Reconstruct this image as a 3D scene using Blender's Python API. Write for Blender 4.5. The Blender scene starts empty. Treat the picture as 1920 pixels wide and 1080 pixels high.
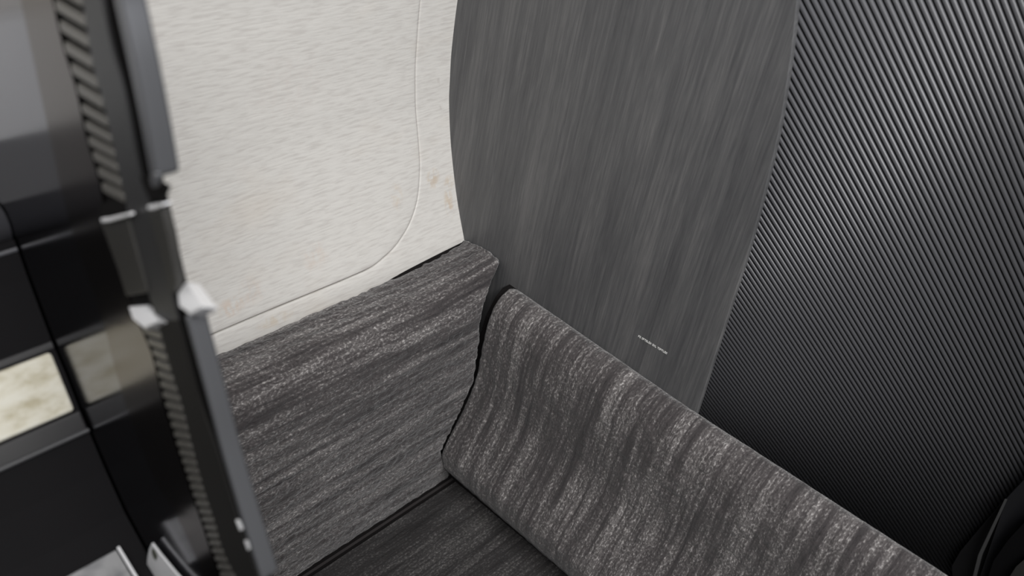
import bpy, bmesh, math, random
import numpy as np
from mathutils import Vector, Matrix
random.seed(3); rng = np.random.RandomState(5)
S = bpy.context.scene
COL = S.collection

# ---------------------------------------------------------------- camera
F = 1779.0
_dx = np.array([1820, -907, 1779.]); _dx /= np.linalg.norm(_dx)
_up = -np.array([-512, 2462, 1779.]); _up /= np.linalg.norm(_up)
_up -= _up.dot(_dx) * _dx; _up /= np.linalg.norm(_up)
_dy = np.cross(_up, _dx)
R = np.array([_dx, _dy, _up])            # camera (right, down, forward) -> world
C = np.array([-.87234491, -.63265976, 1.1])
cam = bpy.data.cameras.new('camera'); cam_o = bpy.data.objects.new('camera', cam); COL.objects.link(cam_o)
cam.sensor_width = 36; cam.lens = 36 * F / 1920; cam.clip_start = .01
r_, u_, b_ = R[:, 0], -R[:, 1], -R[:, 2]
cam_o.matrix_world = Matrix([[r_[0], u_[0], b_[0], C[0]], [r_[1], u_[1], b_[1], C[1]], [r_[2], u_[2], b_[2], C[2]], [0, 0, 0, 1]])
cam.dof.use_dof = True; cam.dof.focus_distance = 1.22; cam.dof.aperture_fstop = 4.4
S.camera = cam_o

# ---------------------------------------------------------------- light
S.view_settings.view_transform = 'Standard'; S.view_settings.look = 'None'
S.view_settings.exposure = 0.0; S.view_settings.gamma = 1; S.view_settings.use_curve_mapping = False
w = bpy.data.worlds.new('cabin_fill'); S.world = w; w.use_nodes = True
w.node_tree.nodes['Background'].inputs[0].default_value = (.96, .97, 1, 1)
w.node_tree.nodes['Background'].inputs[1].default_value = .17
def area(name, loc, target, size, sizey, power, color=(1, 1, 1)):
    l = bpy.data.lights.new(name, 'AREA'); l.shape = 'RECTANGLE'; l.size = size; l.size_y = sizey
    l.energy = power; l.color = color
    o = bpy.data.objects.new(name, l); COL.objects.link(o); o.location = loc
    o.rotation_euler = (Vector(target) - Vector(loc)).to_track_quat('-Z', 'Y').to_euler()
    return o
area('ceiling_light', (-1.0, -1.45, 2.1), (-.3, 0, .4), 1.6, .6, 42, (1, .99, .975))
area('cabin_fill', (-1.35, -.75, 1.75), (.1, -.4, .75), .6, .6, 7, (.98, .985, 1))  # unseen fill added to brighten the kick panel, wood and shell from the front
area('shell_fill', (-.2, -1.0, 1.5), (.14, -.38, .8), .16, .16, 4.5, (.94, .96, 1))  # unseen lamp added to brighten the upper right of the ribbed shell

def ray(x, y): return R @ np.array([x - 960, y - 540, F])
def hit(x, y, ax, v):
    d = ray(x, y); return C + d * (v - C[ax]) / d[ax]

# ---------------------------------------------------------------- helpers
def tag(o, label=None, cat=None, group=None, kind=None):
    if label: o['label'] = label
    if cat: o['category'] = cat
    if group: o['group'] = group
    if kind: o['kind'] = kind
    return o
def empty(name, loc, label=None, cat=None, kind=None, group=None):
    o = bpy.data.objects.new(name, None); COL.objects.link(o); o.location = Vector(loc); o.empty_display_size = .05
    return tag(o, label, cat, group, kind)
def wloc(p):
    v = Vector((0, 0, 0))
    while p is not None: v += p.location; p = p.parent
    return v
def mesh(name, verts, faces, mat, parent=None, uv=None, smooth=False, origin=None, bevel=0, fix=True, auto=None):
    """verts in world coordinates"""
    base = wloc(parent) if parent is not None else Vector((0, 0, 0))
    og = Vector(origin) if origin is not None else base
    V = np.asarray(verts, float) - np.array(og)
    me = bpy.data.meshes.new(name); me.from_pydata([tuple(v) for v in V], [], [tuple(f) for f in faces]); me.update()
    if uv is not None:
        l = me.uv_layers.new(name='UVMap'); idx = np.empty(len(me.loops), int); me.loops.foreach_get('vertex_index', idx)
        l.data.foreach_set('uv', np.asarray(uv, float)[idx].ravel())
    if fix:
        bm = bmesh.new(); bm.from_mesh(me); bmesh.ops.recalc_face_normals(bm, faces=bm.faces); bm.to_mesh(me); bm.free()
    if smooth:
        me.polygons.foreach_set('use_smooth', [True] * len(me.polygons))
    me.materials.append(mat)
    o = bpy.data.objects.new(name, me); COL.objects.link(o); o.location = og - base
    if parent is not None: o.parent = parent
    if bevel:
        m = o.modifiers.new('bevel', 'BEVEL'); m.width = bevel; m.segments = 3; m.limit_method = 'ANGLE'; m.angle_limit = math.radians(35)
        me.polygons.foreach_set('use_smooth', [True] * len(me.polygons))
        m2 = o.modifiers.new('wn', 'WEIGHTED_NORMAL'); m2.keep_sharp = True
    return o
def solid(front, back):
    """closed prism between two matching outlines"""
    n = len(front); V = list(front) + list(back)
    Fc = [list(range(n)), list(range(2 * n - 1, n - 1, -1))] + [[i, i + n, (i + 1) % n + n, (i + 1) % n] for i in range(n)]
    return V, Fc
def grid_faces(nu, nv, closed_u=False):
    f = []
    for i in range(nu - 1 + (1 if closed_u else 0)):
        for j in range(nv - 1):
            a = i * nv + j; b = ((i + 1) % nu) * nv + j
            f.append((a, b, b + 1, a + 1))
    return f
def smooth_curve(pts, n, closed=False):
    """resampled Catmull-Rom through pts"""
    P = np.asarray(pts, float); m = len(P); out = []
    for i in range(m if closed else m - 1):
        p0 = P[(i - 1) % m] if closed or i > 0 else 2 * P[0] - P[1]
        p1 = P[i]; p2 = P[(i + 1) % m]; p3 = P[(i + 2) % m] if closed or i + 2 < m else 2 * P[-1] - P[-2]
        for t in np.linspace(0, 1, 24, endpoint=False):
            out.append(.5 * ((2 * p1) + (-p0 + p2) * t + (2 * p0 - 5 * p1 + 4 * p2 - p3) * t * t + (-p0 + 3 * p1 - 3 * p2 + p3) * t ** 3))
    out.append(P[0] if closed else P[-1]); out = np.array(out)
    s = np.r_[0, np.cumsum(np.linalg.norm(np.diff(out, axis=0), axis=1))]
    q = np.linspace(0, s[-1], n, endpoint=not closed)
    return np.stack([np.interp(q, s, out[:, k]) for k in range(P.shape[1])], 1)
def vnoise(u, v, seed=0):
    """cheap value noise on arrays"""
    iu = np.floor(u).astype(np.int64); iv = np.floor(v).astype(np.int64); fu = u - iu; fv = v - iv
    fu = fu * fu * (3 - 2 * fu); fv = fv * fv * (3 - 2 * fv)
    def h(a, b):
        x = (a * 374761393 + b * 668265263 + seed * 1442695041) & 0xFFFFFFFF
        x = ((x ^ (x >> 13)) * 1274126177) & 0xFFFFFFFF
        return ((x ^ (x >> 16)) & 0xFFFF) / 65535.
    return (h(iu, iv) * (1 - fu) + h(iu + 1, iv) * fu) * (1 - fv) + (h(iu, iv + 1) * (1 - fu) + h(iu + 1, iv + 1) * fu) * fv

# ---------------------------------------------------------------- materials
def lin(c):
    return tuple(((x / 255.) / 12.92 if x / 255. <= .04045 else ((x / 255. + .055) / 1.055) ** 2.4) for x in c) + (1,)
def mat(name, color=(128, 128, 128), rough=.5, metal=0., spec=.5):
    m = bpy.data.materials.new(name); m.use_nodes = True
    b = m.node_tree.nodes['Principled BSDF']
    b.inputs['Base Color'].default_value = lin(color); b.inputs['Roughness'].default_value = rough
    b.inputs['Metallic'].default_value = metal; b.inputs['Specular IOR Level'].default_value = spec
    return m
class G:
    def __init__(s, m): s.t = m.node_tree; s.b = s.t.nodes['Principled BSDF']
    def n(s, typ, **k):
        x = s.t.nodes.new(typ)
        for a, v in k.items(): setattr(x, a, v)
        return x
    def l(s, a, b): s.t.links.new(a, b)
    def coords(s, kind, scale, rot=(0, 0, 0)):
        tc = s.n('ShaderNodeTexCoord'); mp = s.n('ShaderNodeMapping'); s.l(tc.outputs[kind], mp.inputs['Vector'])
        mp.inputs['Scale'].default_value = scale; mp.inputs['Rotation'].default_value = rot
        return mp.outputs[0]
    def noise(s, vec, scale=1., detail=2., rough=.5, dist=0.):
        x = s.n('ShaderNodeTexNoise'); x.inputs['Scale'].default_value = scale; x.inputs['Detail'].default_value = detail
        x.inputs['Roughness'].default_value = rough; x.inputs['Distortion'].default_value = dist
        s.l(vec, x.inputs['Vector']); return x.outputs[0]
    def ramp(s, fac, stops):
        x = s.n('ShaderNodeValToRGB'); e = x.color_ramp.elements
        while len(e) < len(stops): e.new(.5)
        for i, (p, c) in enumerate(stops): e[i].position = p; e[i].color = lin(c) if len(c) == 3 else c
        s.l(fac, x.inputs[0]); return x.outputs[0]
    def math(s, op, a, b=None, clamp=False):
        x = s.n('ShaderNodeMath', operation=op); x.use_clamp = clamp
        for i, v in enumerate((a, b)):
            if v is None: continue
            if isinstance(v, (int, float)): x.inputs[i].default_value = v
            else: s.l(v, x.inputs[i])
        return x.outputs[0]
    def mix(s, fac, a, b, mode='MIX'):
        x = s.n('ShaderNodeMix', data_type='RGBA', blend_type=mode)
        for i, v in ((0, fac), (6, a), (7, b)):
            if isinstance(v, (int, float)): x.inputs[i].default_value = v
            elif isinstance(v, tuple): x.inputs[i].default_value = v
            else: s.l(v, x.inputs[i])
        return x.outputs[2]
    def bump(s, h, strength, dist):
        x = s.n('ShaderNodeBump'); x.inputs['Strength'].default_value = strength; x.inputs['Distance'].default_value = dist
        s.l(h, x.inputs['Height']); s.l(x.outputs[0], s.b.inputs['Normal'])

def carpet_mat(name, gain=1.):
    # uv in metres: u runs along the yarn rows, v across them
    m = mat(name, (70, 66, 66), .95, spec=.12); g = G(m)
    streak = g.noise(g.coords('UV', (3.2, 62, 1)), 1, 3, .6)
    row = g.noise(g.coords('UV', (14, 210, 1)), 1, 2, .6)
    loop = g.noise(g.coords('UV', (230, 360, 1)), 1, 1.5, .7)
    big = g.noise(g.coords('UV', (4, 9, 1)), 1, 2, .5)
    a = g.math('ADD', g.math('MULTIPLY', streak, .50), g.math('MULTIPLY', row, .34))
    a = g.math('ADD', a, g.math('MULTIPLY', big, .16))
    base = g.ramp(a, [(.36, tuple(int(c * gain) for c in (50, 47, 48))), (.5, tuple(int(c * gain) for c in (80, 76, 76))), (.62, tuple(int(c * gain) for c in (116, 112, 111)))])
    # pale loops show where a row is light
    pale = g.math('MULTIPLY', g.math('SUBTRACT', loop, .52, True), 5.5, True)
    pale = g.math('MULTIPLY', pale, g.math('MULTIPLY', g.math('SUBTRACT', a, .44, True), 6., True))
    c = g.mix(pale, base, lin(tuple(int(v * gain) for v in (186, 182, 180))))
    dark = g.math('MULTIPLY', g.math('SUBTRACT', .47, loop, True), 5., True)
    c = g.mix(g.math('MULTIPLY', dark, .55), c, lin((30, 28, 29)))
    g.l(c, g.b.inputs['Base Color'])
    g.b.inputs['Sheen Weight'].default_value = .25; g.b.inputs['Sheen Roughness'].default_value = .5
    g.bump(g.math('ADD', g.math('MULTIPLY', loop, .7), g.math('MULTIPLY', row, .6)), .8, .003)
    return m
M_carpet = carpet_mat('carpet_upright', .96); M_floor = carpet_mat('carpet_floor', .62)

M_wall = mat('wall_vinyl', (206, 203, 197), .5, spec=.4); g = G(M_wall)
rip = g.noise(g.coords('UV', (42, 300, 1)), 1, 2, .5, .25)
grime = g.noise(g.coords('UV', (5, 7, 1)), 1, 3, .55)
c = g.mix(g.math('MULTIPLY', g.math('SUBTRACT', rip, .5), .35), lin((211, 208, 202)), lin((180, 176, 170)))
c = g.ramp(rip, [(.3, (200, 196, 191)), (.52, (212, 209, 204)), (.75, (216, 213, 208))])
c = g.mix(g.math('MULTIPLY', g.math('SUBTRACT', grime, .56, True), 1.4, True), c, lin((205, 190, 172)))
# tan stain spots rubbed in next to the partition: uv space, metres
tc = g.n('ShaderNodeTexCoord'); sep = g.n('ShaderNodeSeparateXYZ'); g.l(tc.outputs['UV'], sep.inputs[0])
blot = g.noise(g.coords('UV', (90, 55, 1)), 1, 3, .65)
def stain(u0, v0, ru, rv, amt, col, cc):
    du = g.math('DIVIDE', g.math('SUBTRACT', sep.outputs[0], u0), ru); dv = g.math('DIVIDE', g.math('SUBTRACT', sep.outputs[1], v0), rv)
    d = g.math('ADD', g.math('MULTIPLY', du, du), g.math('MULTIPLY', dv, dv))
    f = g.math('MULTIPLY', g.math('SUBTRACT', 1., d, True), g.math('MULTIPLY', g.math('SUBTRACT', blot, .42, True), amt, True))
    return g.mix(g.math('MULTIPLY', f, .5, True), cc, lin(col))
WALL_G, WALL_C = g, c

M_wood = mat('grey_wood_laminate', (84, 83, 82), .42, spec=.45); g = G(M_wood)
# panel lies across the cabin: y is its width, z its height
w1 = g.noise(g.coords('Object', (1, 26, 1.6)), 1, 4, .6, .25)
w2 = g.noise(g.coords('Object', (1, 240, 7)), 1, 3, .65, .1)
w3 = g.noise(g.coords('Object', (1, 900, 30)), 1, 2, .6)
fig = g.noise(g.coords('Object', (1, 70, 14)), 1, 3, .6, 1.2)
a = g.math('ADD', g.math('MULTIPLY', w1, .34), g.math('ADD', g.math('MULTIPLY', w2, .34), g.math('MULTIPLY', w3, .20)))
a = g.math('ADD', a, g.math('MULTIPLY', fig, .12))
c = g.ramp(a, [(.36, (68, 68, 70)), (.5, (86, 86, 87)), (.64, (107, 106, 106))])
g.l(c, g.b.inputs['Base Color']); g.bump(w2, .25, .0006)
r2 = g.math('ADD', g.math('MULTIPLY', w2, .2), .36); g.l(r2, g.b.inputs['Roughness'])

M_rib = mat('ribbed_plastic', (84, 84, 87), .36, spec=.5)
M_ribback = mat('rib_backing', (14, 14, 15), .7)
M_black = mat('black_plastic', (22, 21, 23), .5)
M_void = mat('dark_recess', (12, 11, 13), .8, spec=.15)
M_trim = mat('black_gloss_trim', (66, 66, 70), .32, spec=1.)
M_mirror = mat('black_chrome', (122, 122, 126), .15, 1.)
M_mirror_d = mat('black_chrome_dark', (104, 100, 98), .2, 1.)
M_plate = mat('dark_anodised', (62, 62, 63), .42, .5)
M_latch = mat('latch_body', (54, 53, 51), .45, .3)
M_bar = mat('satin_bar', (112, 113, 116), .36, .75)
M_cap = mat('polished_cap', (240, 240, 242), .3, .35)
M_tooth = mat('tooth_metal', (112, 110, 106), .42, .6)
M_rubber = mat('dark_rubber', (16, 15, 15), .8, spec=.1)
M_edge = mat('carpet_binding', (22, 20, 20), .9, spec=.1)
M_text = mat('silver_print', (225, 225, 222), .5)
M_paper = mat('paper', (150, 151, 152), .7); g = G(M_paper)
pn = g.noise(g.coords('Object', (60, 60, 60)), 1, 2, .5)
g.l(g.ramp(pn, [(.35, (92, 92, 95)), (.6, (124, 124, 125))]), g.b.inputs['Base Color'])
M_paper_w = mat('paper_edge', (190, 190, 192), .7)
M_cardg = mat('card_emblem', (70, 72, 62), .7)
M_cream = mat('cream_felt', (200, 196, 180), .8, spec=.2); g = G(M_cream)
cn = g.noise(g.coords('Object', (45, 90, 90)), 1, 4, .6)
g.l(g.ramp(cn, [(.3, (164, 157, 136)), (.5, (190, 186, 172)), (.7, (200, 198, 188))]), g.b.inputs['Base Color']); g.bump(cn, .4, .002)
M_ceil = mat('ceiling_plastic', (190, 190, 190), .6)

# ---------------------------------------------------------------- structure: floor
nx, ny = 330, 330
X = np.linspace(-1.6, .006, nx); Y = np.linspace(-1.5, .35, ny)
gx, gy = np.meshgrid(X, Y, indexing='ij')
z = -.003 + .0022 * vnoise(gx * 60, gy * 260, 1)
# the floor carpet rolls down a little where it meets the upright carpets
V = np.stack([gx.ravel(), gy.ravel(), z.ravel()], 1)
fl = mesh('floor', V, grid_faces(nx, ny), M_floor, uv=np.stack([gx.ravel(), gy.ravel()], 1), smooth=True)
tag(fl, 'dark grey streaked carpet floor in the corner', kind='structure')

lf = mesh('floor', [(.02, -1.5, -.16), (1.2, -1.5, -.16), (1.2, .2, -.16), (.02, .2, -.16), (.02, -1.5, -.19), (1.2, -1.5, -.19), (1.2, .2, -.19), (.02, .2, -.19)],
          [(0, 1, 2, 3), (7, 6, 5, 4), (0, 4, 5, 1), (1, 5, 6, 2), (2, 6, 7, 3), (3, 7, 4, 0)], M_black)
tag(lf, 'dark lower floor behind the partition', kind='structure')
# ---------------------------------------------------------------- structure: side wall with its curved section
WP = np.array([(.110, -.02), (.107, .10), (.1045, .28), (.104, .345), (.1085, .361), (.121, .387), (.1366, .423), (.1524, .4666), (.1635, .5029), (.1738, .5465), (.1777, .576), (.1815, .610), (.1832, .650), (.1835, .684), (.1827, .7249), (.175, .80), (.160, .88), (.13, .98), (.08, 1.10), (.0, 1.25), (-.12, 1.45)])
WZ = smooth_curve(WP, 400)
WS = np.r_[0, np.cumsum(np.linalg.norm(np.diff(WZ, axis=0), axis=1))]
def wall_y(z): return np.interp(z, WZ[:, 1], WZ[:, 0])
def wall_s(z): return np.interp(z, WZ[:, 1], WS)
def wall_pt(x, s, out=0.):
    y = np.interp(s, WS, WZ[:, 0]); zz = np.interp(s, WS, WZ[:, 1])
    dy = np.interp(s + .004, WS, WZ[:, 0]) - np.interp(s - .004, WS, WZ[:, 0]); dz = np.interp(s + .004, WS, WZ[:, 1]) - np.interp(s - .004, WS, WZ[:, 1])
    n = np.hypot(dy, dz) + 1e-9
    # inward normal (towards the cabin, -y)
    return np.stack([x, y - out * dz / n, zz + out * dy / n], -1)
# outline of the raised oval-cornered panel, (x, z)
half = [(-.34, .372), (-.25, .3715), (-.20, .3715), (-.170, .3725), (-.150, .3765), (-.125, .3845), (-.108, .394), (-.094, .404), (-.080, .419), (-.070, .436), (-.063, .458), (-.059, .480), (-.0585, .51), (-.060, .54), (-.0625, .585), (-.064, .64), (-.066, .70), (-.068, .78), (-.072, .84), (-.085, .885), (-.115, .915), (-.16, .928), (-.25, .932), (-.34, .932)]
other = [(-.68 - x, zz) for x, zz in half[::-1]][1:-1]
OUT = smooth_curve(half + other, 360, closed=True)
OS = np.stack([OUT[:, 0], wall_s(OUT[:, 1])], 1)
cen = np.array([-.34, wall_s(.65)])
tang = np.roll(OS, -1, 0) - np.roll(OS, 1, 0); tang /= np.linalg.norm(tang, axis=1)[:, None]
nrm = np.stack([tang[:, 1], -tang[:, 0]], 1)          # outwards of the outline (checked below)
if ((OS - cen) * nrm).sum() < 0: nrm = -nrm
N = len(OS)
wl = empty('wall_left', (-.3, .104, 0), 'curved white cabin side wall', kind='structure')
def wall_uv(P2): return P2.copy()
# outer skin: rings from the outline out to a rectangle
def rect_pt(p):
    x0, x1, s0, s1 = -1.7, .006, 0., WS[-1]
    d = p - cen; k = 1e9
    if d[0] > 1e-6: k = min(k, (x1 - cen[0]) / d[0])
    if d[0] < -1e-6: k = min(k, (x0 - cen[0]) / d[0])
    if d[1] > 1e-6: k = min(k, (s1 - cen[1]) / d[1])
    if d[1] < -1e-6: k = min(k, (s0 - cen[1]) / d[1])
    return cen + d * k
RECT = np.array([rect_pt(p) for p in OS])
rings = []; ruv = []
for off, dep in [(.0006, -.004), (.0008, -.0012), (.0014, -.0004), (.003, 0)]:
    q = OS + nrm * off; rings.append(wall_pt(q[:, 0], q[:, 1], dep)); ruv.append(q)
for t in [.02, .06, .12, .2, .3, .42, .55, .7, .85, 1.]:
    q = (OS + nrm * .003) * (1 - t) + RECT * t; rings.append(wall_pt(q[:, 0], q[:, 1], 0)); ruv.append(q)
nr = len(rings); V = np.concatenate(rings)
fc = [(i * N + j, i * N + (j + 1) % N, (i + 1) * N + (j + 1) % N, (i + 1) * N + j) for i in range(nr - 1) for j in range(N)]
# corners of the rectangle that the rays cut off
skin = mesh('wall_skin', V, fc, M_wall, wl, uv=np.concatenate(ruv), smooth=True, fix=False)
rings = []; ruv = []
for off, dep in [(-.0006, -.004), (-.0009, .0000), (-.0016, .0010), (-.003, .0016), (-.006, .0019)]:
    q = OS + nrm * off; rings.append(wall_pt(q[:, 0], q[:, 1], dep)); ruv.append(q)
for t in np.linspace(.06, 1, 16):
    q = (OS - nrm * .006) * (1 - t) + cen * t; rings.append(wall_pt(q[:, 0], q[:, 1], .0019)); ruv.append(q)
nr = len(rings); V = np.concatenate(rings)
fc = [(i * N + j, i * N + (j + 1) % N, (i + 1) * N + (j + 1) % N, (i + 1) * N + j) for i in range(nr - 1) for j in range(N)]
pl = mesh('wall_panel', V, fc, M_wall, wl, uv=np.concatenate(ruv), smooth=True, fix=False)
pl['label'] = 'raised white panel with a rounded lower corner set in the wall'
# dark gasket lying in the groove
gr = []
for off, dep in [(-.0016, -.0042), (.0016, -.0042)]:
    q = OS + nrm * off; gr.append(wall_pt(q[:, 0], q[:, 1], dep))
mesh('panel_gasket', np.concatenate(gr), [(j, (j + 1) % N, N + (j + 1) % N, N + j) for j in range(N)], mat('gasket', (96, 84, 72), .8), wl, fix=False)
# stains, placed where they are on the wall
g, c = WALL_G, WALL_C
def st(px, py, ru, rv, amt, col, cc):
    d = ray(px, py); t = np.linspace(.2, 2.5, 4000) / F; P = C + t[:, None] * d
    i = np.argmax(P[:, 1] > wall_y(P[:, 2])); return stain(P[i, 0], wall_s(P[i, 2]), ru, rv, amt, col, cc)
for a_ in [(812, 335, .014, .016, 9, (190, 166, 136)), (842, 380, .010, .026, 9, (196, 172, 142)), (842, 342, .012, .012, 8, (200, 180, 155)), (822, 152, .005, .006, 8, (176, 170, 164)),
           (824, 204, .004, .006, 8, (176, 170, 164)), (742, 368, .012, .022, 5, (204, 186, 165)), (590, 480, .025, .02, 4, (208, 190, 176)), (432, 575, .02, .014, 7, (206, 180, 158)),
           (470, 545, .02, .02, 4, (210, 190, 174)), (516, 600, .03, .009, 6, (200, 184, 160)), (540, 160, .06, .05, 3, (206, 198, 192))]:
    c = st(*a_, c)
g.l(c, g.b.inputs['Base Color']); g.bump(rip, .3, .0010)

# ---------------------------------------------------------------- structure: ceiling and the far side, seen only in reflections
mesh_ce = mesh('ceiling', [(-3, -3.2, 2.4), (1.5, -3.2, 2.4), (1.5, .2, 2.4), (-3, .2, 2.4), (-3, -3.2, 2.44), (1.5, -3.2, 2.44), (1.5, .2, 2.44), (-3, .2, 2.44)],
               [(0, 1, 2, 3), (7, 6, 5, 4), (0, 4, 5, 1), (1, 5, 6, 2), (2, 6, 7, 3), (3, 7, 4, 0)], M_ceil)
tag(mesh_ce, 'pale cabin ceiling', kind='structure')

# ---------------------------------------------------------------- grey wood partition
def prism_x(pts, x0, x1):
    return solid([(x0, y, zz) for y, zz in pts], [(x1, y, zz) for y, zz in pts])
right = smooth_curve([(-.232, .99), (-.2430, .91), (-.2546, .8419), (-.265, .803), (-.2738, .7618), (-.2833, .7128), (-.2904, .6534), (-.2977, .5758), (-.3019, .4813), (-.3085, .3436), (-.314, .18), (-.318, .0)], 40)
zs = np.linspace(0, .99, 50); left = [(wall_y(q) + .004, q) for q in zs]
pts = [tuple(p) for p in right] + left
Vv, Ff = prism_x(pts, 0., .007)
wood = mesh('wood_partition', Vv, Ff, M_wood, origin=(0, -.05, 0), bevel=.0012)
tag(wood, 'tall grey wood-grain partition panel with a curved free edge beside the white wall', 'partition')
# tiny one line print
a0, a1 = np.array([-.2014, .3892]), np.array([-.2476, .3915])
Vt, Ft = [], []
u = (a1 - a0) / np.linalg.norm(a1 - a0); L = np.linalg.norm(a1 - a0); x = 0.; vv = np.array([0, 1.])
words = [2, 7, 3, 7]
k = 0
cw = L / (sum(words) + len(words) * .7)
for wn in words:
    for i in range(wn):
        for (f0, f1, g0, g1) in random.choice([[(0, .2, 0, 1), (.2, .8, .42, .58), (.6, .8, 0, 1)], [(0, .2, 0, 1), (.2, .75, .82, 1), (.2, .6, .42, .58)], [(0, .8, .82, 1), (.3, .5, 0, .82)], [(0, .2, 0, 1), (.2, .8, 0, .18)], [(0, .8, 0, .18), (0, .8, .82, 1), (0, .2, .18, .82), (.6, .8, .18, .82)]]):
            q = [a0 + u * (x + f * cw) + vv * (hh * .0028 - .0014) for f, hh in ((f0, g0), (f1, g0), (f1, g1), (f0, g1))]
            b = len(Vt); Vt += [(-.0004, p[0], p[1]) for p in q] + [(.0002, p[0], p[1]) for p in q]
            Ft += [(b, b + 1, b + 2, b + 3)] + [(b + i2, b + 4 + i2, b + 4 + (i2 + 1) % 4, b + (i2 + 1) % 4) for i2 in range(4)]
        x += cw
    x += cw * .7
tp = mesh('printed_line', Vt, Ft, M_text, wood); tp['label'] = 'tiny silver one-line print'

# ---------------------------------------------------------------- carpet kick panels
def extrude_carpet(name, prof, us, place, matl, seed, amp=.0022, thick_dir=None, origin=None, streak_along_profile=False, ends=True):
    """prof: (k,2) section; us: values along; place(u, p) -> world"""
    P = smooth_curve(prof, 230); s = np.r_[0, np.cumsum(np.linalg.norm(np.diff(P, axis=0), axis=1))]
    t = np.gradient(P, axis=0); t /= np.linalg.norm(t, axis=1)[:, None]; nn = np.stack([t[:, 1], -t[:, 0]], 1)
    return P, s, nn

# left: runs along the side wall; section in (y, z), the outer face looks to -y
DP = [(.1042, .338), (.101, .3465), (.088, .3515), (.070, .354), (.050, .3555), (.036, .3535), (.024, .346), (.014, .331), (.007, .308), (.003, .28), (.000, .22), (-.001, .15), (.000, .08), (.0, .03), (.003, .004), (.006, -.004)]
P, s, nn = extrude_carpet('', DP, None, None, None, 0)
# right end follows the seam with the other panel
seam_z = [0, .0778, .12, .1961, .28, .3468, .365, .40]; seam_x = [-.063, -.0985, -.082, -.0525, -.0535, -.0635, -.050, -.030]
xs_n = 300; V = []; UV = []
for i in range(xs_n):
    f = i / (xs_n - 1)
    for j in range(len(P)):
        xe = np.interp(P[j, 1], seam_z, seam_x) - .0015
        ledge = np.clip((P[j, 0] - .004) / .03, 0, 1)       # the ledge carries on to the partition
        xe = xe * (1 - ledge) + (-.001) * ledge
        x = -.636 + (xe + .636) * f
        lift = .0095 * np.clip((x + .13) / .12, 0, 1) ** 1.5 * np.clip((P[j, 1] - .3) / .04, 0, 1)  # top rises slightly near the corner
        nz = .0024 * (vnoise(np.array(x * 120), np.array(s[j] * 260), 2) - .5) + .0016 * (vnoise(np.array(x * 20), np.array(s[j] * 90), 3) - .5)
        endr = max(0., .008 - (xe - x)) / .008                # roll the end in
        V.append((x, P[j, 0] - nn[j, 0] * 0 + (nz * (-nn[j, 0]) * -1) + .006 * endr ** 2, P[j, 1] + lift + nz * nn[j, 1]))
        UV.append((x, s[j]))
fcs = grid_faces(xs_n, len(P))
dado = mesh('carpeted_kick_panel', V, fcs, M_carpet, uv=UV, smooth=True, origin=(-.45, .05, 0))
md = dado.modifiers.new('solid', 'SOLIDIFY'); md.thickness = .004; md.offset = 0
tag(dado, 'grey streaked carpet kick panel along the foot of the white wall', 'kick panel')
# dark binding between carpet and wall near the corner
bp = [(x, wall_y(.356) - .0015, .3425 + .0145 * min(1, max(0, (x + .150) / .150)) ** .55) for x in np.linspace(-.16, -.003, 20)]
Vb = []; 
for x, y, zz in bp: Vb += [(x, y, zz - .012), (x, y - .006, zz - .012), (x, y - .006, zz + .0012), (x, y, zz + .0018)]
Fb = [(4 * i + a_, 4 * i + (a_ + 1) % 4, 4 * i + 4 + (a_ + 1) % 4, 4 * i + 4 + a_) for i in range(19) for a_ in range(4)] + [(3, 2, 1, 0), (76, 77, 78, 79)]
mesh('edge_binding', Vb, Fb, M_edge, dado)

# right: section in (x, z); runs to -y
KP = [(.004, .318), (.0015, .331), (-.006, .3405), (-.018, .3445), (-.030, .340), (-.041, .328), (-.049, .305), (-.0525, .27), (-.0515, .23), (-.0530, .19), (-.065, .150), (-.083, .112), (-.094, .088), (-.0965, .074), (-.090, .045), (-.072, .018), (-.060, .0), (-.057, -.006)]
P, s, nn = extrude_carpet('', KP, None, None, None, 0)
yn = 380; V = []; UV = []
for i in range(yn):
    y = -.0025 - (1.05) * (i / (yn - 1)) ** 1.0
    beyond = max(0., -y - .30)
    shift = .045 * beyond                       # past the partition the ridge drifts back
    for j in range(len(P)):
        nz = .0030 * (vnoise(np.array(y * 130), np.array(s[j] * 110), 7) - .5) + .0022 * (vnoise(np.array(y * 70), np.array(s[j] * 18), 8) - .5)
        dy = -y
        r = .011 if P[j, 1] > .29 else .007
        endr = max(0., r - dy) / r; top = np.clip((P[j, 1] - .27) / .06, 0, 1)
        pull = (1 - math.sqrt(max(0, 1 - endr * endr)))
        V.append((P[j, 0] + nz * nn[j, 0] * -1 + shift + pull * .005, y + .0012 * top, P[j, 1] + nz * nn[j, 1] * -1 * -1 - pull * .010 * top))
        UV.append((s[j], y))
kick = mesh('carpeted_kick_panel', V, grid_faces(yn, len(P)), M_carpet, uv=UV, smooth=True, origin=(-.04, -.45, 0))
md = kick.modifiers.new('solid', 'SOLIDIFY'); md.thickness = .004; md.offset = 0
tag(kick, 'grey streaked carpet kick panel with a rolled top across the foot of the wood partition', 'kick panel')
# dark gap liner behind the seam
gl = [(-.004, .338), (-.014, .338), (-.026, .328), (-.040, .30), (-.045, .26), (-.047, .19), (-.080, .105), (-.090, .078), (-.055, .0), (.0, .0), (-.0, .338)]
Vv, Ff = solid([(a_, -.0045, b_) for a_, b_ in gl], [(a_, .012, b_) for a_, b_ in gl])
mesh('seam_filler', Vv, Ff, M_edge, kick)
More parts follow.
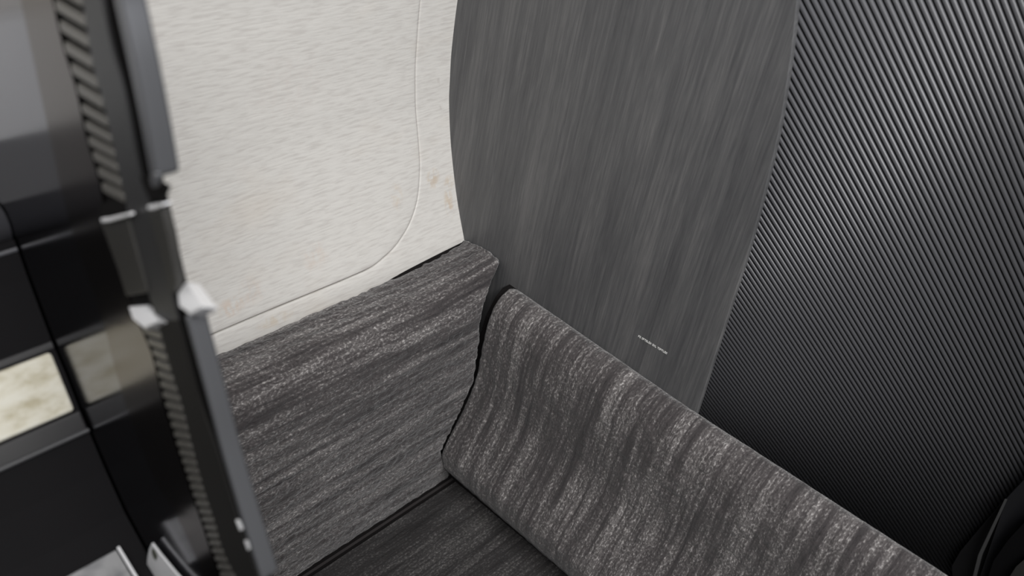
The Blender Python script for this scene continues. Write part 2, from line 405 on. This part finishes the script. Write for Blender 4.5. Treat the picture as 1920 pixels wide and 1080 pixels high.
# dark joint strip at the foot of the left panel
for ya_, yb_, zt_ in ((-.0030, .003, .0012), (-.0105, -.0075, .0012)):
    Vv, Ff = solid([(-.636, ya_, -.002), (-.636, yb_, -.002), (-.636, yb_, zt_), (-.636, ya_, zt_)], [(-.062, ya_, -.002), (-.062, yb_, -.002), (-.062, yb_, zt_), (-.062, ya_, zt_)])
    mesh('joint_line', Vv, Ff, M_edge, dado)
Vv, Ff = solid([(-.636, -.0075, -.002), (-.636, -.003, -.002), (-.636, -.003, .0006), (-.636, -.0075, .0006)], [(-.062, -.0075, -.002), (-.062, -.003, -.002), (-.062, -.003, .0006), (-.062, -.0075, .0006)])
mesh('foot_joint', Vv, Ff, mat('joint_brown', (44, 40, 40), .8), dado)
Vv, Ff = solid([(-.0665, -.004, 0), (-.058, -.004, 0), (-.058, -.004, .004), (-.064, -.004, .0035)], [(-.0615, -.30, 0), (-.053, -.30, 0), (-.053, -.30, .004), (-.059, -.30, .0035)])
mesh('foot_joint', Vv, Ff, M_edge, kick)

# ---------------------------------------------------------------- ribbed seat shell behind
rd = ray(3030, 2975); rd /= np.linalg.norm(rd)
e1 = ray(960, 540); e1 -= e1.dot(rd) * rd; e1 /= np.linalg.norm(e1); e2 = np.cross(rd, e1)
PH = [0, 5, 10, 15, 20, 25, 30, 38, 45]; DPH = [.17, .20, .26, .31, .355, .395, .41, .40, .39]
rho0 = .93; pitch = rho0 * math.radians(.413); sec = []
for sg in (1, -1):
    ph, rho = 30., rho0
    while 3.6 < ph < 60:
        if not (sg < 0 and ph == 30.): sec.append((ph, rho))
        d = np.interp(ph, PH, DPH); q = max(0, (pitch / rho) ** 2 - math.radians(d) ** 2)
        rho *= math.exp(-sg * math.sqrt(q)); ph += sg * d
sec.sort()
sec2 = [(rho * math.cos(math.radians(ph)), rho * math.sin(math.radians(ph))) for ph, rho in sec]
def rib_base(i, zb=-.15):
    p = C + e1 * sec2[i][0] + e2 * sec2[i][1]; return p + rd * ((zb - p[2]) / rd[2])
shell = empty('ribbed_seat_shell', rib_base(len(sec2) // 2), 'dark grey finely ribbed seat shell rising behind the wood partition', 'seat shell')
LEN = 1.65
# one rib: rounded land on a narrow foot, local z along the rib, x across, y out
prof = [(-.40, -.25), (-.36, .10), (-.24, .24), (0, .30), (.24, .24), (.36, .10), (.40, -.25)]
rv = [(px * pitch, py * pitch, zz) for zz in (0, LEN) for px, py in prof]
rf = [(k, k + 1, k + 8, k + 7) for k in range(6)] + [(6, 0, 7, 13), (6, 5, 4, 3, 2, 1, 0), (7, 8, 9, 10, 11, 12, 13)]
rme = bpy.data.meshes.new('rib'); rme.from_pydata(rv, [], rf); rme.update(); rme.materials.append(M_rib)
bm = bmesh.new(); bm.from_mesh(rme); bmesh.ops.recalc_face_normals(bm, faces=bm.faces); bm.to_mesh(rme); bm.free()
for k, p_ in enumerate(rme.polygons): p_.use_smooth = len(p_.vertices) == 4
back = []
for i in range(len(sec2)):
    a_ = sec2[max(0, i - 1)]; b_ = sec2[min(len(sec2) - 1, i + 1)]
    t = e1 * (b_[0] - a_[0]) + e2 * (b_[1] - a_[1]); t /= np.linalg.norm(t)
    z_ = -rd; o_ = np.cross(t, z_)
    if o_.dot(C - rib_base(i)) < 0: o_ = -o_; t = -t
    x_ = np.cross(o_, z_)
    B = rib_base(i)
    o = bpy.data.objects.new('rib', rme); COL.objects.link(o); o.parent = shell
    ln = min(LEN, (B[0] - .030) / rd[0]); o.scale.z = 1
    mw = Matrix([[x_[0], o_[0], z_[0], B[0]], [x_[1], o_[1], z_[1], B[1]], [x_[2], o_[2], z_[2], B[2]], [0, 0, 0, 1]])
    o.matrix_local = Matrix.Translation(-shell.location) @ mw @ Matrix.Diagonal((1, 1, ln / LEN, 1))
    back.append((B - o_ * pitch * .18, B - o_ * pitch * .18 + z_ * ln, B - o_ * .012, B - o_ * .012 + z_ * ln))
n = len(back); V = [q for b_ in back for q in b_]
Fb = [(4 * i, 4 * i + 4, 4 * i + 5, 4 * i + 1) for i in range(n - 1)] + [(4 * i + 2, 4 * i + 3, 4 * i + 7, 4 * i + 6) for i in range(n - 1)] + [(4 * i, 4 * i + 2, 4 * i + 6, 4 * i + 4) for i in range(n - 1)] + [(4 * i + 1, 4 * i + 5, 4 * i + 7, 4 * i + 3) for i in range(n - 1)] + [(0, 1, 3, 2), (4 * n - 4, 4 * n - 2, 4 * n - 1, 4 * n - 3)]
mesh('backing_sheet', V, Fb, M_ribback, shell)

# ---------------------------------------------------------------- dark seat base at the lower right
def shell_pt(x, y, up=0.):
    d = ray(x, y); ph = math.degrees(math.atan2(d.dot(e2), d.dot(e1)))
    rr = np.interp(ph, [q[0] for q in sec], [q[1] for q in sec]); return C + d * (rr - up) / math.hypot(d.dot(e1), d.dot(e2))
base = empty('seat_base_frame', shell_pt(1890, 1040, .03), 'black seat base frame with a thin pale edge in front of the ribbed shell', 'seat frame')
def slab(name, px, up, thick, m, parent, bevel=.001):
    f = [shell_pt(x, y, up) for x, y in px]; b = [shell_pt(x, y, up - thick) for x, y in px]
    Vv, Ff = solid(f, b); return mesh(name, Vv, Ff, m, parent, bevel=bevel)
slab('border_trim', [(2150, 655), (1925, 892), (1880, 940), (1830, 998), (1800, 1034), (1784, 1062), (1790, 1130), (1860, 1140), (1945, 990), (2190, 720)], .014, .012, M_black, base)
slab('side_plate', [(1887, 934), (1940, 878), (2160, 650), (2220, 800), (2150, 1190), (1800, 1190)], .030, .012, mat('base_plate', (34, 34, 37), .4), base)
slab('pale_edge', [(1884, 935), (1889, 936), (1842, 1040), (1826, 1100), (1804, 1190), (1796, 1190), (1819, 1100), (1834, 1040)], .036, .010, mat('edge_grey', (82, 82, 82), .4), base, .0005)
slab('lower_block', [(1925, 975), (1890, 1012), (1862, 1052), (1846, 1100), (1830, 1185), (2130, 1185), (2180, 830)], .046, .012, M_void, base)
slab('foot_bracket', [(1925, 1045), (1905, 1062), (1890, 1085), (1888, 1170), (2080, 1170), (2100, 960)], .056, .008, mat('bracket_grey', (52, 51, 49), .6), base)

# ---------------------------------------------------------------- foreground divider post
XM = -.64
def PX(x, y, X=XM): return hit(x, y, 0, X)
post = empty('divider_post', (XM, -.25, .5), 'black metal divider post with toothed strips and bright clasp ends in the foreground', 'post')
def plate(name, px, m, front=0., thick=.003, parent=None, bevel=.0006, backpx=None):
    f = [PX(x, y, XM - front) for x, y in px]; b = [p + np.array([thick, 0, 0]) for p in f]
    Vv, Ff = solid(f, b); return mesh(name, Vv, Ff, m, parent if parent is not None else post, bevel=bevel)
L1 = [(-60, 220), (-30, 305), (0, 372), (22, 425), (35, 465), (62, 540), (100, 640), (128, 705), (150, 762), (166, 800), (200, 880), (250, 990), (282, 1044), (312, 1092)]
UL = [(92, -30), (98, 0), (118, 89), (142, 167), (162, 262), (187, 345), (196, 400), (209, 460), (235, 549), (262, 612), (284, 664), (304, 749), (331, 842), (347, 891), (362, 938), (378, 982), (391, 1024), (409, 1075), (416, 1100)]
def ext(P, k=7):
    a, b, c, d = P[0], P[1], P[-2], P[-1]
    return [(a[0] + (a[0] - b[0]) * 200 / (b[1] - a[1]), a[1] - 200)] + list(P) + [(d[0] + (d[0] - c[0]) * 500 / (d[1] - c[1]), d[1] + 500)]
SE = [(30, -40), (60, 100), (90, 240), (118, 370), (144, 460), (193, 602), (208, 664), (240, 770), (290, 900), (329, 962), (365, 1040), (392, 1100)]
def band(name, A, B, m, front, thick, k=60, bevel=0.):
    """a strip between two rising outlines, bent a touch so it is not dead flat"""
    a = smooth_curve(ext(A), k); b = smooth_curve(ext(B), k)
    fa = [PX(x, y, XM - front[0]) for x, y in a]; fb = [PX(x, y, XM - front[1]) for x, y in b]
    V = fa + fb + [p + np.array([thick, 0, 0]) for p in fa + fb]; F_ = []
    for i in range(k - 1):
        F_ += [(i, i + 1, k + i + 1, k + i), (2 * k + i, 3 * k + i, 3 * k + i + 1, 2 * k + i + 1), (i, 2 * k + i, 2 * k + i + 1, i + 1), (k + i, k + i + 1, 3 * k + i + 1, 3 * k + i)]
    F_ += [(0, k, 3 * k, 2 * k), (k - 1, 3 * k - 1, 4 * k - 1, 2 * k - 1)]
    o = mesh(name, V, F_, m, post); return o
p1 = band('mirror_strip', [(x - 34, y + 6) for x, y in [(-160, -40), (-110, 100)] + L1], SE, M_mirror, (0, .0), .004)
p1['label'] = 'black mirror-polished strip'
p2 = band('mirror_strip', SE, UL, M_mirror_d, (.0, -.001), .004)
p2['label'] = 'darker mirror-polished strip beside the teeth'
TR = [(150, -30), (155, 0), (173, 115), (193, 189), (215, 284), (236, 380), (240, 413), (253, 460), (278, 549), (295, 602), (315, 673), (327, 715), (340, 755), (362, 843), (375, 892), (389, 939), (404, 983), (418, 1033), (440, 1078), (450, 1100)]
band('tooth_channel', UL, TR, M_rubber, (-.003, -.003), .003)
PR = [(186, -30), (191, 0), (209, 89), (235, 189), (262, 329), (280, 395), (300, 470), (322, 553), (335, 607), (358, 695), (373, 751), (405, 845), (435, 945), (475, 1060), (490, 1100)]
def cut(P, y0, y1):
    y, x = LL(P); m_ = [p for p in P if y0 + 6 < p[1] < y1 - 6]
    return [(np.interp(y0, y, x), y0)] + m_ + [(np.interp(y1, y, x), y1)]
def LL(pts): return (np.array([p[1] for p in pts]), np.array([p[0] for p in pts]))
def band2(name, A, B, m, front, thick, k=40):
    a = smooth_curve(A, k); b = smooth_curve(B, k)
    fa = [PX(x, y, XM - front) for x, y in a]; fb = [PX(x, y, XM - front) for x, y in b]
    Vv, Ff = solid(fa + fb[::-1], [p + np.array([thick, 0, 0]) for p in fa + fb[::-1]])
    Ff = Ff[2:]
    for i in range(k - 1):
        Ff += [(i, i + 1, 2 * k - 2 - i, 2 * k - 1 - i), (2 * k + i, 4 * k - 1 - i, 4 * k - 2 - i, 2 * k + i + 1)]
    return mesh(name, Vv, Ff, m, post)
PP = band2('mounting_plate', cut(ext(TR), -200, 600), cut(ext(PR), -200, 600), M_plate, .002, .002)
band2('lower_plate_shade', cut(ext(TR), 600, 1500), cut(ext(PR), 600, 1500), mat('plate_shade', (30, 29, 28), .7, spec=.2), .002, .002)['label'] = 'lower half of the mounting plate with its shade put into the colour'  # plate continued downwards; its dimmer lighting is put into a darker colour
# dark channel beside the plate
CR = [(210, -30), (214, 0), (232, 89), (252, 189), (278, 300), (290, 350), (302, 395), (318, 470), (336, 545), (352, 600), (374, 680), (396, 765), (418, 845), (450, 950), (492, 1075), (500, 1100)]
band('bar_channel', PR, CR, M_rubber, (-.001, -.001), .006)
# teeth
LL = lambda pts: (np.array([p[1] for p in pts]), np.array([p[0] for p in pts]))
ly, lx = LL(UL); ry, rx = LL(TR)
strip_u = empty('tooth_strip', (0, 0, 0)); strip_u.parent = post
strip_l = empty('tooth_strip', (0, 0, 0)); strip_l.parent = post
def tooth(yl, yr, h, parent, front=.0015):
    q = []
    xl = np.interp(yl, ly, lx) + 3; xr = np.interp(yr, ry, rx) - 1
    hl = h; px = [(xl - 1, yl - h / 2), (xr - 4, yr - h / 2), (xr - 1, yr - h * .2), (xr, yr + h / 2), (xl + 3, yl + h / 2), (xl, yl + h * .2)]
    f = [PX(x, y, XM - front) for x, y in px]; b = [p + np.array([.004, 0, 0]) for p in f]
    Vv, Ff = solid(f, b); cc = sum(f) / len(f)
    return mesh('tooth', Vv, Ff, M_tooth, parent, origin=cc, bevel=.0005)
# upper strip: left/right heights measured down the strip
ul = np.array([-30, 10, 49, 89, 129, 167, 204, 236, 265, 293, 323, 352]); ur = ul + np.array([33, 32, 31, 30, 29, 28, 27, 26, 25, 24, 22, 20])
for a_, b_ in zip(ul, ur): tooth(a_, b_, 21 - (a_ > 200) * 4, strip_u)
yy = 620.; per = 20.8
while yy < 1090:
    sl = np.interp(yy, [620, 700, 800, 900, 1000, 1090], [11, 10, 6, 3, 1, 3])
    tooth(yy, yy + sl, per * .62, strip_l); per = np.interp(yy, [620, 760, 860, 1000, 1090], [20.8, 19, 16, 14.6, 15.4]); yy += per
# bars: narrow face to the viewer, deep side to the aisle
def bar(name, A, wpx, deep, m, label, front=.012, k=24, cap0=0, cap1=0):
    a = smooth_curve(A, k); f0 = [PX(x, y, XM - front) for x, y in a]
    f1 = [PX(x + wpx, y - .1 * wpx, XM - front) for x, y in a]
    g0 = [p + np.array([deep, 0, 0]) for p in f0]; g1 = [p + np.array([deep, 0, 0]) for p in f1]
    V = f0 + f1 + g1 + g0; F_ = []
    for i in range(k - 1):
        for q in range(4):
            r0, r1 = q * k, ((q + 1) % 4) * k
            F_.append((r0 + i, r0 + i + 1, r1 + i + 1, r1 + i))
    F_ += [(0, k, 2 * k, 3 * k), (k - 1, 2 * k - 1, 3 * k - 1, 4 * k - 1)]
    o = mesh(name, V, F_, m, post, bevel=.0022); o['label'] = label; return o
bar('grab_bar', [(207, -30), (212, 0), (237, 110), (262, 232), (281, 335)], 15, .0135, M_bar, 'upper satin grey bar')
bar('grab_bar', [(344, 592), (366, 673), (390, 762), (412, 845), (443, 950), (487, 1090)], 6, .0125, M_bar, 'lower satin grey bar', front=.010)
# rounded stub below the upper bar
plate('bar_stub', [(262, 330), (288, 340), (310, 352), (304, 366), (296, 374), (280, 374), (270, 352)], M_rubber, .004, .004)
plate('bar_highlight', [(282, 326), (292, 324), (295, 338), (290, 352), (284, 352), (280, 340)], M_bar, .0135, .003, bevel=.001)['label'] = 'highlight on the end of the upper bar, built as a small chip'  # raised chip standing in for the highlight on the bar end
# latch block between the two sets
lt = plate('latch_block', [(188, 417), (206, 414), (236, 406), (250, 455), (276, 549), (236, 556), (220, 505)], M_latch, .004, .006, bevel=.001)
lt2 = plate('latch_block', [(277, 396), (302, 392), (314, 440), (330, 528), (322, 556), (305, 500)], M_latch, .004, .006, bevel=.001)
plate('latch_lip', [(188, 410), (200, 409), (243, 399), (245, 404), (202, 417), (190, 417)], M_cap, .007, .003, bevel=.0006)['label'] = 'bright upper lip of the latch block'
plate('latch_lip', [(275, 386), (287, 386), (303, 382), (304, 386), (288, 393), (277, 393)], M_cap, .007, .006, bevel=.0006)['label'] = 'bright upper lip of the latch block'
plate('latch_gap', [(186, 382), (238, 366), (242, 400), (188, 412)], M_rubber, .001, .002, bevel=0)
# bright caps: wedges tilted to the ceiling
def wedge(name, top, bottom, x_top, x_bot, m, label, thick=.010):
    f = [PX(x, y, x_top) for x, y in top] + [PX(x, y, x_bot) for x, y in bottom]
    b = [p + np.array([thick, 0, -.006]) for p in f]; Vv, Ff = solid(f, b)
    o = mesh(name, Vv, Ff, m, post, bevel=.0016); o['label'] = label; return o
wedge('clasp_end', [(330, 545), (348, 528)], [(382, 575), (355, 591), (341, 577)], XM + .004, XM - .012, M_cap, 'polished end of the lower bar')
wedge('clasp_end', [(238, 574), (274, 571)], [(297, 603), (270, 617), (246, 596)], XM + .001, XM - .008, M_cap, 'polished end of the lower tooth strip')
plate('pale_streak', [(441, 975), (446, 978), (453, 994), (449, 996)], M_cap, .006, .002, bevel=.0004)  # two short pale streaks on the lower bar
plate('pale_streak', [(457, 1014), (462, 1016), (469, 1030), (464, 1033)], M_cap, .006, .002, bevel=.0004)

# ---------------------------------------------------------------- side console left of the post (runs along the cabin)
def onL1(y):  # point of the console face in the plane of the post, from its height in the outline
    yy_, xx_ = LL(L1); x = np.interp(y, yy_, xx_); q = PX(x, y); return q[1:]
con = empty('side_console', (-.95, .06, .3), 'black side console with rounded glossy edge and cream inset strip at far left', 'console')
def run(name, pts, x0, x1, m, parent, bevel=0., smooth=False):
    Vv, Ff = solid([(x0, y, zz) for y, zz in pts], [(x1, y, zz) for y, zz in pts]); return mesh(name, Vv, Ff, m, parent, bevel=bevel, smooth=smooth)
XA, XB = -1.75, XM - .0012
keys = [375, 420, 450, 520, 640, 700, 762, 800, 880, 960, 1044, 1090]
face = [onL1(k_) for k_ in keys]
rim = onL1(385)
body = [tuple(p) for p in face[2:]] + [(face[-1][0] - .01, face[-1][1] - .1), (face[-1][0] - .01, .0), (.098, 0), (.098, .30), (.15, rim[1] - .03), (onL1(452)[0] + .03, onL1(440)[1])]
run('console_body', body, XA, XB, M_void, con)
def off(p, q, d, t=0.):
    v = np.array(q) - np.array(p); v = v / np.linalg.norm(v); n_ = np.array([v[1], -v[0]])
    if n_[0] > 0: n_ = -n_
    return np.array(p) + n_ * d + v * t
# rounded glossy top edge: a tube following the console
ce = off(onL1(398), onL1(455), -.014, .008)
tube = [(ce[0] + .0165 * math.cos(a_), ce[1] + .0165 * math.sin(a_)) for a_ in np.linspace(0, 2 * math.pi, 28, endpoint=False)]
run('rounded_edge', tube, XA, XB, M_trim, con, smooth=True)['label'] = 'glossy rounded top edge'
run('top_panel', [(.12, ce[1] + .020), (.12, ce[1] + .008), (ce[0], ce[1] + .002), (ce[0], ce[1] + .0165)], XA, XB, mat('console_top', (92, 92, 94), .5), con)
run('side_ledge', [(.150, ce[1] + .10), (.176, ce[1] + .10), (.176, ce[1] - .03), (.112, ce[1] - .03), (.108, ce[1] + .024)], XA, XB, M_ceil, con, bevel=.004)['label'] = 'pale upper ledge against the wall'
def strip_on(name, ya, yb, d, m, x1=XB, bevel=.001, label=None):
    a_, b_ = onL1(ya), onL1(yb)
    pts = [off(a_, b_, -.002), off(a_, b_, d), off(b_, a_, d), off(b_, a_, -.002)]
    o = run(name, [tuple(p) for p in pts], XA, x1, m, con, bevel=bevel)
    if label: o['label'] = label
    return o
strip_on('trim_bead', 462, 470, .002, M_trim)
strip_on('inset_frame', 638, 652, .0015, M_black)
strip_on('cream_inset', 655, 764, .004, M_cream, x1=XB - .004, bevel=.0035, label='cream felt-like inset strip')
strip_on('lower_trim', 766, 806, .003, M_black, bevel=.003)
strip_on('trim_bead', 800, 808, .0055, mat('bead_grey', (60, 60, 62), .35), bevel=.0015)

# ---------------------------------------------------------------- reading matter in the pocket at the lower left
def leaf(name, x0, x1, ya, yb, d0, d1, m, label, cat, group=None):
    a_, b_ = onL1(ya), onL1(yb)
    q = [off(a_, b_, d0), off(a_, b_, d1), off(b_, a_, d1), off(b_, a_, d0)]
    Vv, Ff = solid([(x0, p[0], p[1]) for p in q], [(x1, p[0], p[1]) for p in q])
    o = mesh(name, Vv, Ff, m, origin=(x1, q[3][0], q[3][1]), bevel=.0006); return tag(o, label, cat, group)
mg = leaf('magazine', -.80, -.662, 1012, 1088, .003, .010, M_paper, 'grey-covered magazine standing in the pocket at the bottom left corner', 'magazine')
cp = [(284, 1019), (279, 1030), (276, 1046), (275, 1062), (292, 1100), (352, 1100), (328, 1074), (300, 1040)]
fr = [PX(x, y, XM - .0050) for x, y in cp]; Vv, Ff = solid(fr, [p + np.array([.0018, 0, 0]) for p in fr])
bk = tag(mesh('booklet', Vv, Ff, M_paper_w, origin=fr[4], bevel=.0004), 'thin pale booklet with rounded corner leaning against the mirror strip beside the magazine', 'booklet')
fr = [PX(x, y, XM - .0054) for x, y in [(285, 1027), (290, 1032), (295, 1042), (292, 1052), (287, 1045), (284, 1036)]]; Vv, Ff = solid(fr, [p + np.array([.0003, 0, 0]) for p in fr])
mesh('printed_emblem', Vv, Ff, M_cardg, bk)['label'] = 'small dark printed emblem'
sp = leaf
a_, b_ = onL1(1010), onL1(1088)
q = [off(a_, b_, .0105), off(a_, b_, .0118), off(b_, a_, .0118), off(b_, a_, .0105)]
Vv, Ff = solid([(-.6612, p[0], p[1]) for p in q], [(-.6590, p[0], p[1]) for p in q])
mesh('spine_edge', Vv, Ff, M_paper_w, mg)
